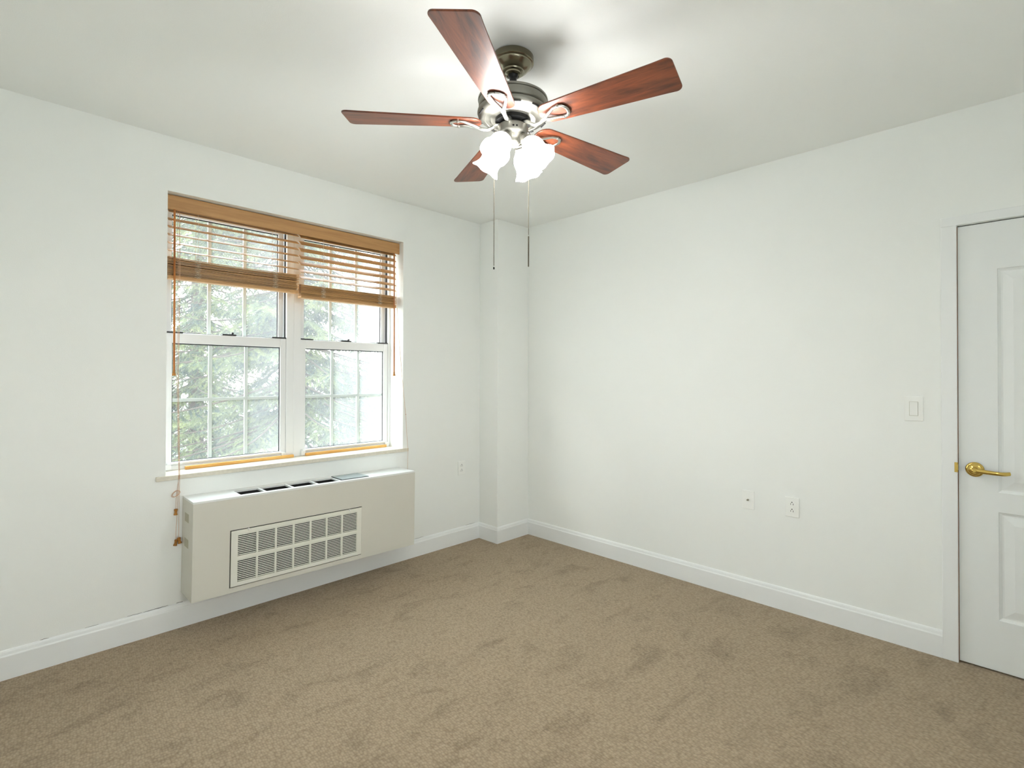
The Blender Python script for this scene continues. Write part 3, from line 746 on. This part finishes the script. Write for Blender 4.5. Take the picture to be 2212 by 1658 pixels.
for x in (0.259, 0.836):
    MB().lathe([(0, 0.006), (0.004, 0.0055), (0.0055, 0.002), (0.0055, -0.002), (0, -0.002)], 14, Matrix.Translation((x, F0, gz1-e-0.002)) @ Matrix.Rotation(PI/2, 4, 'X')).build('grille_clip', M_CLIP, fgo)
for z in (0.405, 0.275):
    MB().box(-0.0006, 0.0004, -0.13, -0.055, z-0.022, z+0.022).build('tape_mark', M_TAPE, u)

# ------------------------------------------------------------------ wall plates
def plate(name, label, cat, at, face, kind, w=0.071, h=0.109, group=None):
    t = thing(name, label, cat, at, group=group)
    # local: x across, y out of wall, z up
    t.rotation_euler = (0, 0, 0) if face == 'left' else (0, 0, -PI/2)
    pr = MB(); pr.box(-w/2, w/2, -0.0055, 0, -h/2, h/2)
    pr.build('wall_plate', M_PLATE, t, bevel=0.0022, seg=3)
    yo = -0.0055
    RX = Matrix.Rotation(PI/2, 4, 'X')
    if kind == 'outlet':
        for zc in (0.0195, -0.0195):
            o = MB(); n = 28; pts = []
            for i in range(n):
                a = 2*PI*i/n; x = 0.0172*math.cos(a); z = max(-0.0142, min(0.0142, 0.0172*math.sin(a))); pts.append((x, zc+z))
            o.prism(pts, yo-0.0016, yo+0.001); oo = o.build('receptacle', M_PLATE, t)
            s = MB(); s.box(-0.0078, -0.0056, yo-0.0020, yo+0.0005, zc-0.006, zc+0.0025); s.box(0.0056, 0.0078, yo-0.0020, yo+0.0005, zc-0.007, zc+0.0025)
            s.lathe([(0, 0), (0.0030, 0), (0.0030, 0.003), (0, 0.003)], 14, Matrix.Translation((0, yo+0.001, zc+0.0085)) @ RX)
            s.build('socket_holes', M_SLOT, oo)
        MB().lathe([(0, 0), (0.003, 0), (0.0026, 0.001), (0, 0.0012)], 12, Matrix.Translation((0, yo, 0)) @ RX).build('screw', M_PLATE, t)
    if kind == 'coax':
        MB().lathe([(0, 0), (0.0058, 0), (0.0058, 0.003), (0.0046, 0.003), (0.0046, 0.010), (0.003, 0.010), (0.003, 0.002), (0, 0.002)], 20, Matrix.Translation((0, yo, 0)) @ RX).build('coax_jack', M_COAX, t)
        for z in (0.042, -0.042): MB().lathe([(0, 0), (0.003, 0), (0.0026, 0.001), (0, 0.0012)], 12, Matrix.Translation((0, yo, z)) @ RX).build('screw', M_PLATE, t)
    if kind == 'switch':
        MB().rect_ring(-0.0175, 0.0175, -0.0345, 0.0345, yo-0.0008, yo+0.001, 0.001, 0.001, 0.001, 0.001).build('rocker_gap', M_TAPE, t)
        rk = MB(); T = Matrix.Translation((0, yo-0.002, 0)) @ Matrix.Rotation(math.radians(3.0), 4, 'X')
        rk.box(-0.0163, 0.0163, -0.002, 0.003, -0.033, 0.033, T); rk.build('rocker', M_PLATE, t, bevel=0.0012)
        for z in (0.045, -0.045): MB().lathe([(0, 0), (0.003, 0), (0.0026, 0.001), (0, 0.0012)], 12, Matrix.Translation((0, yo, z)) @ RX).build('screw', M_PLATE, t)
    return t
plate('power_outlet', 'white double power outlet on the window wall right of the unit', 'outlet', (-0.543, 0, 0.594), 'left', 'outlet', group='wall outlets')
plate('power_outlet', 'white double power outlet low on the right wall nearer the door', 'outlet', (0, -2.280, 0.591), 'right', 'outlet', w=0.073, h=0.110, group='wall outlets')
plate('cable_outlet', 'white wall plate with single round cable jack on the right wall', 'outlet', (0, -2.037, 0.592), 'right', 'coax', w=0.070, h=0.110)
plate('light_switch', 'white rocker light switch on the right wall beside the door casing', 'switch', (0, -2.832, 1.172), 'right', 'switch', w=0.075, h=0.120)

# ------------------------------------------------------------------ outdoors
GZ = -0.9
gr = MB().box(-40, 40, -60, 90, GZ-0.2, GZ).build('ground_outdoor', M_GROUND)
struct(gr, 'pale sunlit ground outside below the trees', 'ground')

def spruce(at, height, reach, zmax, label, seed, dens=1.0, nb=9, zmin=0.7):
    r = np.random.default_rng(seed)
    t = thing('spruce_tree', label, 'tree', at, group='spruce trees outside the window')
    MB().tube([(0, 0, 0), (0.03, 0, height*0.4), (0, 0.02, height*0.8), (0, 0, height)], [0.17, 0.13, 0.06, 0.01], 10).build('trunk', M_BARK, t)
    bm = MB(); V = []; 
    def needles(p0, p1, nper, ln, wd):
        # flat thin needles round a twig
        d = p1-p0; L = np.linalg.norm(d); d = d/L
        a = np.cross(d, [0.3, 0.2, 1.0]); a /= np.linalg.norm(a); b2 = np.cross(d, a)
        n = max(6, int(nper*L)); uu = r.random(n); th = r.random(n)*2*PI
        base = p0+np.outer(uu*L, d)
        out = np.outer(np.cos(th), a)+np.outer(np.sin(th), b2)
        tip = base+(out*0.8+d*0.75)*ln*(0.7+0.5*r.random((n, 1)))
        side = np.cross(out, d)*wd
        V.append(np.stack([base-side, base+side, tip], 1))
    z = zmin
    while z < zmax:
        L0 = reach*(1-z/height)**0.8
        for k in range(nb):
            a = r.random()*2*PI; L = L0*r.uniform(0.75, 1.1); zb = z+r.uniform(-0.2, 0.2)
            er = np.array([math.cos(a), math.sin(a), 0.0]); et = np.array([-er[1], er[0], 0])
            droop = r.uniform(0.25, 0.5)
            pts = []
            for i in range(9):
                s = i/8; pts.append(np.array([0, 0, zb])+er*L*s+np.array([0, 0, -droop*L*s+0.42*droop*L*s**3])+et*0.12*L*math.sin(s*2.2+k)*s)
            bm.tube([tuple(p) for p in pts], list(np.linspace(0.020, 0.004, 9)), 5)
            ns = int(L*13*dens)
            for i in range(ns):
                s = 0.12+0.88*(i+r.random())/ns; q = s*8; i0 = min(7, int(q)); p = pts[i0]+(pts[i0+1]-pts[i0])*(q-i0)
                for sd in (-1, 1):
                    if r.random() > 0.88: continue
                    tl = r.uniform(0.16, 0.42)*(1.15-0.6*s)
                    hang = r.uniform(0.25, 1.15)
                    dv = er*0.55+et*sd*0.85+np.array([0, 0, -hang]); dv /= np.linalg.norm(dv)
                    p1 = p+dv*tl
                    needles(p, p1, 420, 0.032, 0.0036)
                    if tl > 0.22:
                        for c2 in (-1, 1):
                            pm = p+dv*tl*r.uniform(0.35, 0.7); d2 = dv+np.cross(dv, [0, 0, 1])*c2*0.9+np.array([0, 0, -0.3]); d2 /= np.linalg.norm(d2)
                            needles(pm, pm+d2*tl*0.5, 420, 0.032, 0.0036)
            needles(pts[-2], pts[-1], 220, 0.028, 0.0022)
        z += 0.24
    bm.build('branches', M_BARK, t)
    A = np.concatenate(V).astype(np.float32); nT = len(A)
    me = bpy.data.meshes.new('foliage'); me.vertices.add(nT*3); me.vertices.foreach_set('co', A.reshape(-1))
    me.loops.add(nT*3); me.loops.foreach_set('vertex_index', np.arange(nT*3, dtype=np.int32))
    me.polygons.add(nT); me.polygons.foreach_set('loop_start', np.arange(0, nT*3, 3, dtype=np.int32)); me.polygons.foreach_set('loop_total', np.full(nT, 3, dtype=np.int32))
    me.update(); me.validate(); me.materials.append(M_NEEDLE)
    o = bpy.data.objects.new('foliage', me); COL.objects.link(o); o.parent = t
    print('needles', nT)
    return t
spruce((0.0, 4.7, GZ), 11.0, 2.7, 5.2, 'large green spruce tree close outside the left window', 3, nb=10, zmin=1.55)
spruce((6.1, 10.6, GZ), 12.0, 3.2, 7.0, 'spruce tree further back seen hazily through the right window', 11, dens=0.85, nb=10)
spruce((0.2, 10.9, GZ), 12.0, 2.8, 7.0, 'darker spruce tree behind the large one close to the left window', 5, dens=0.7, nb=8)
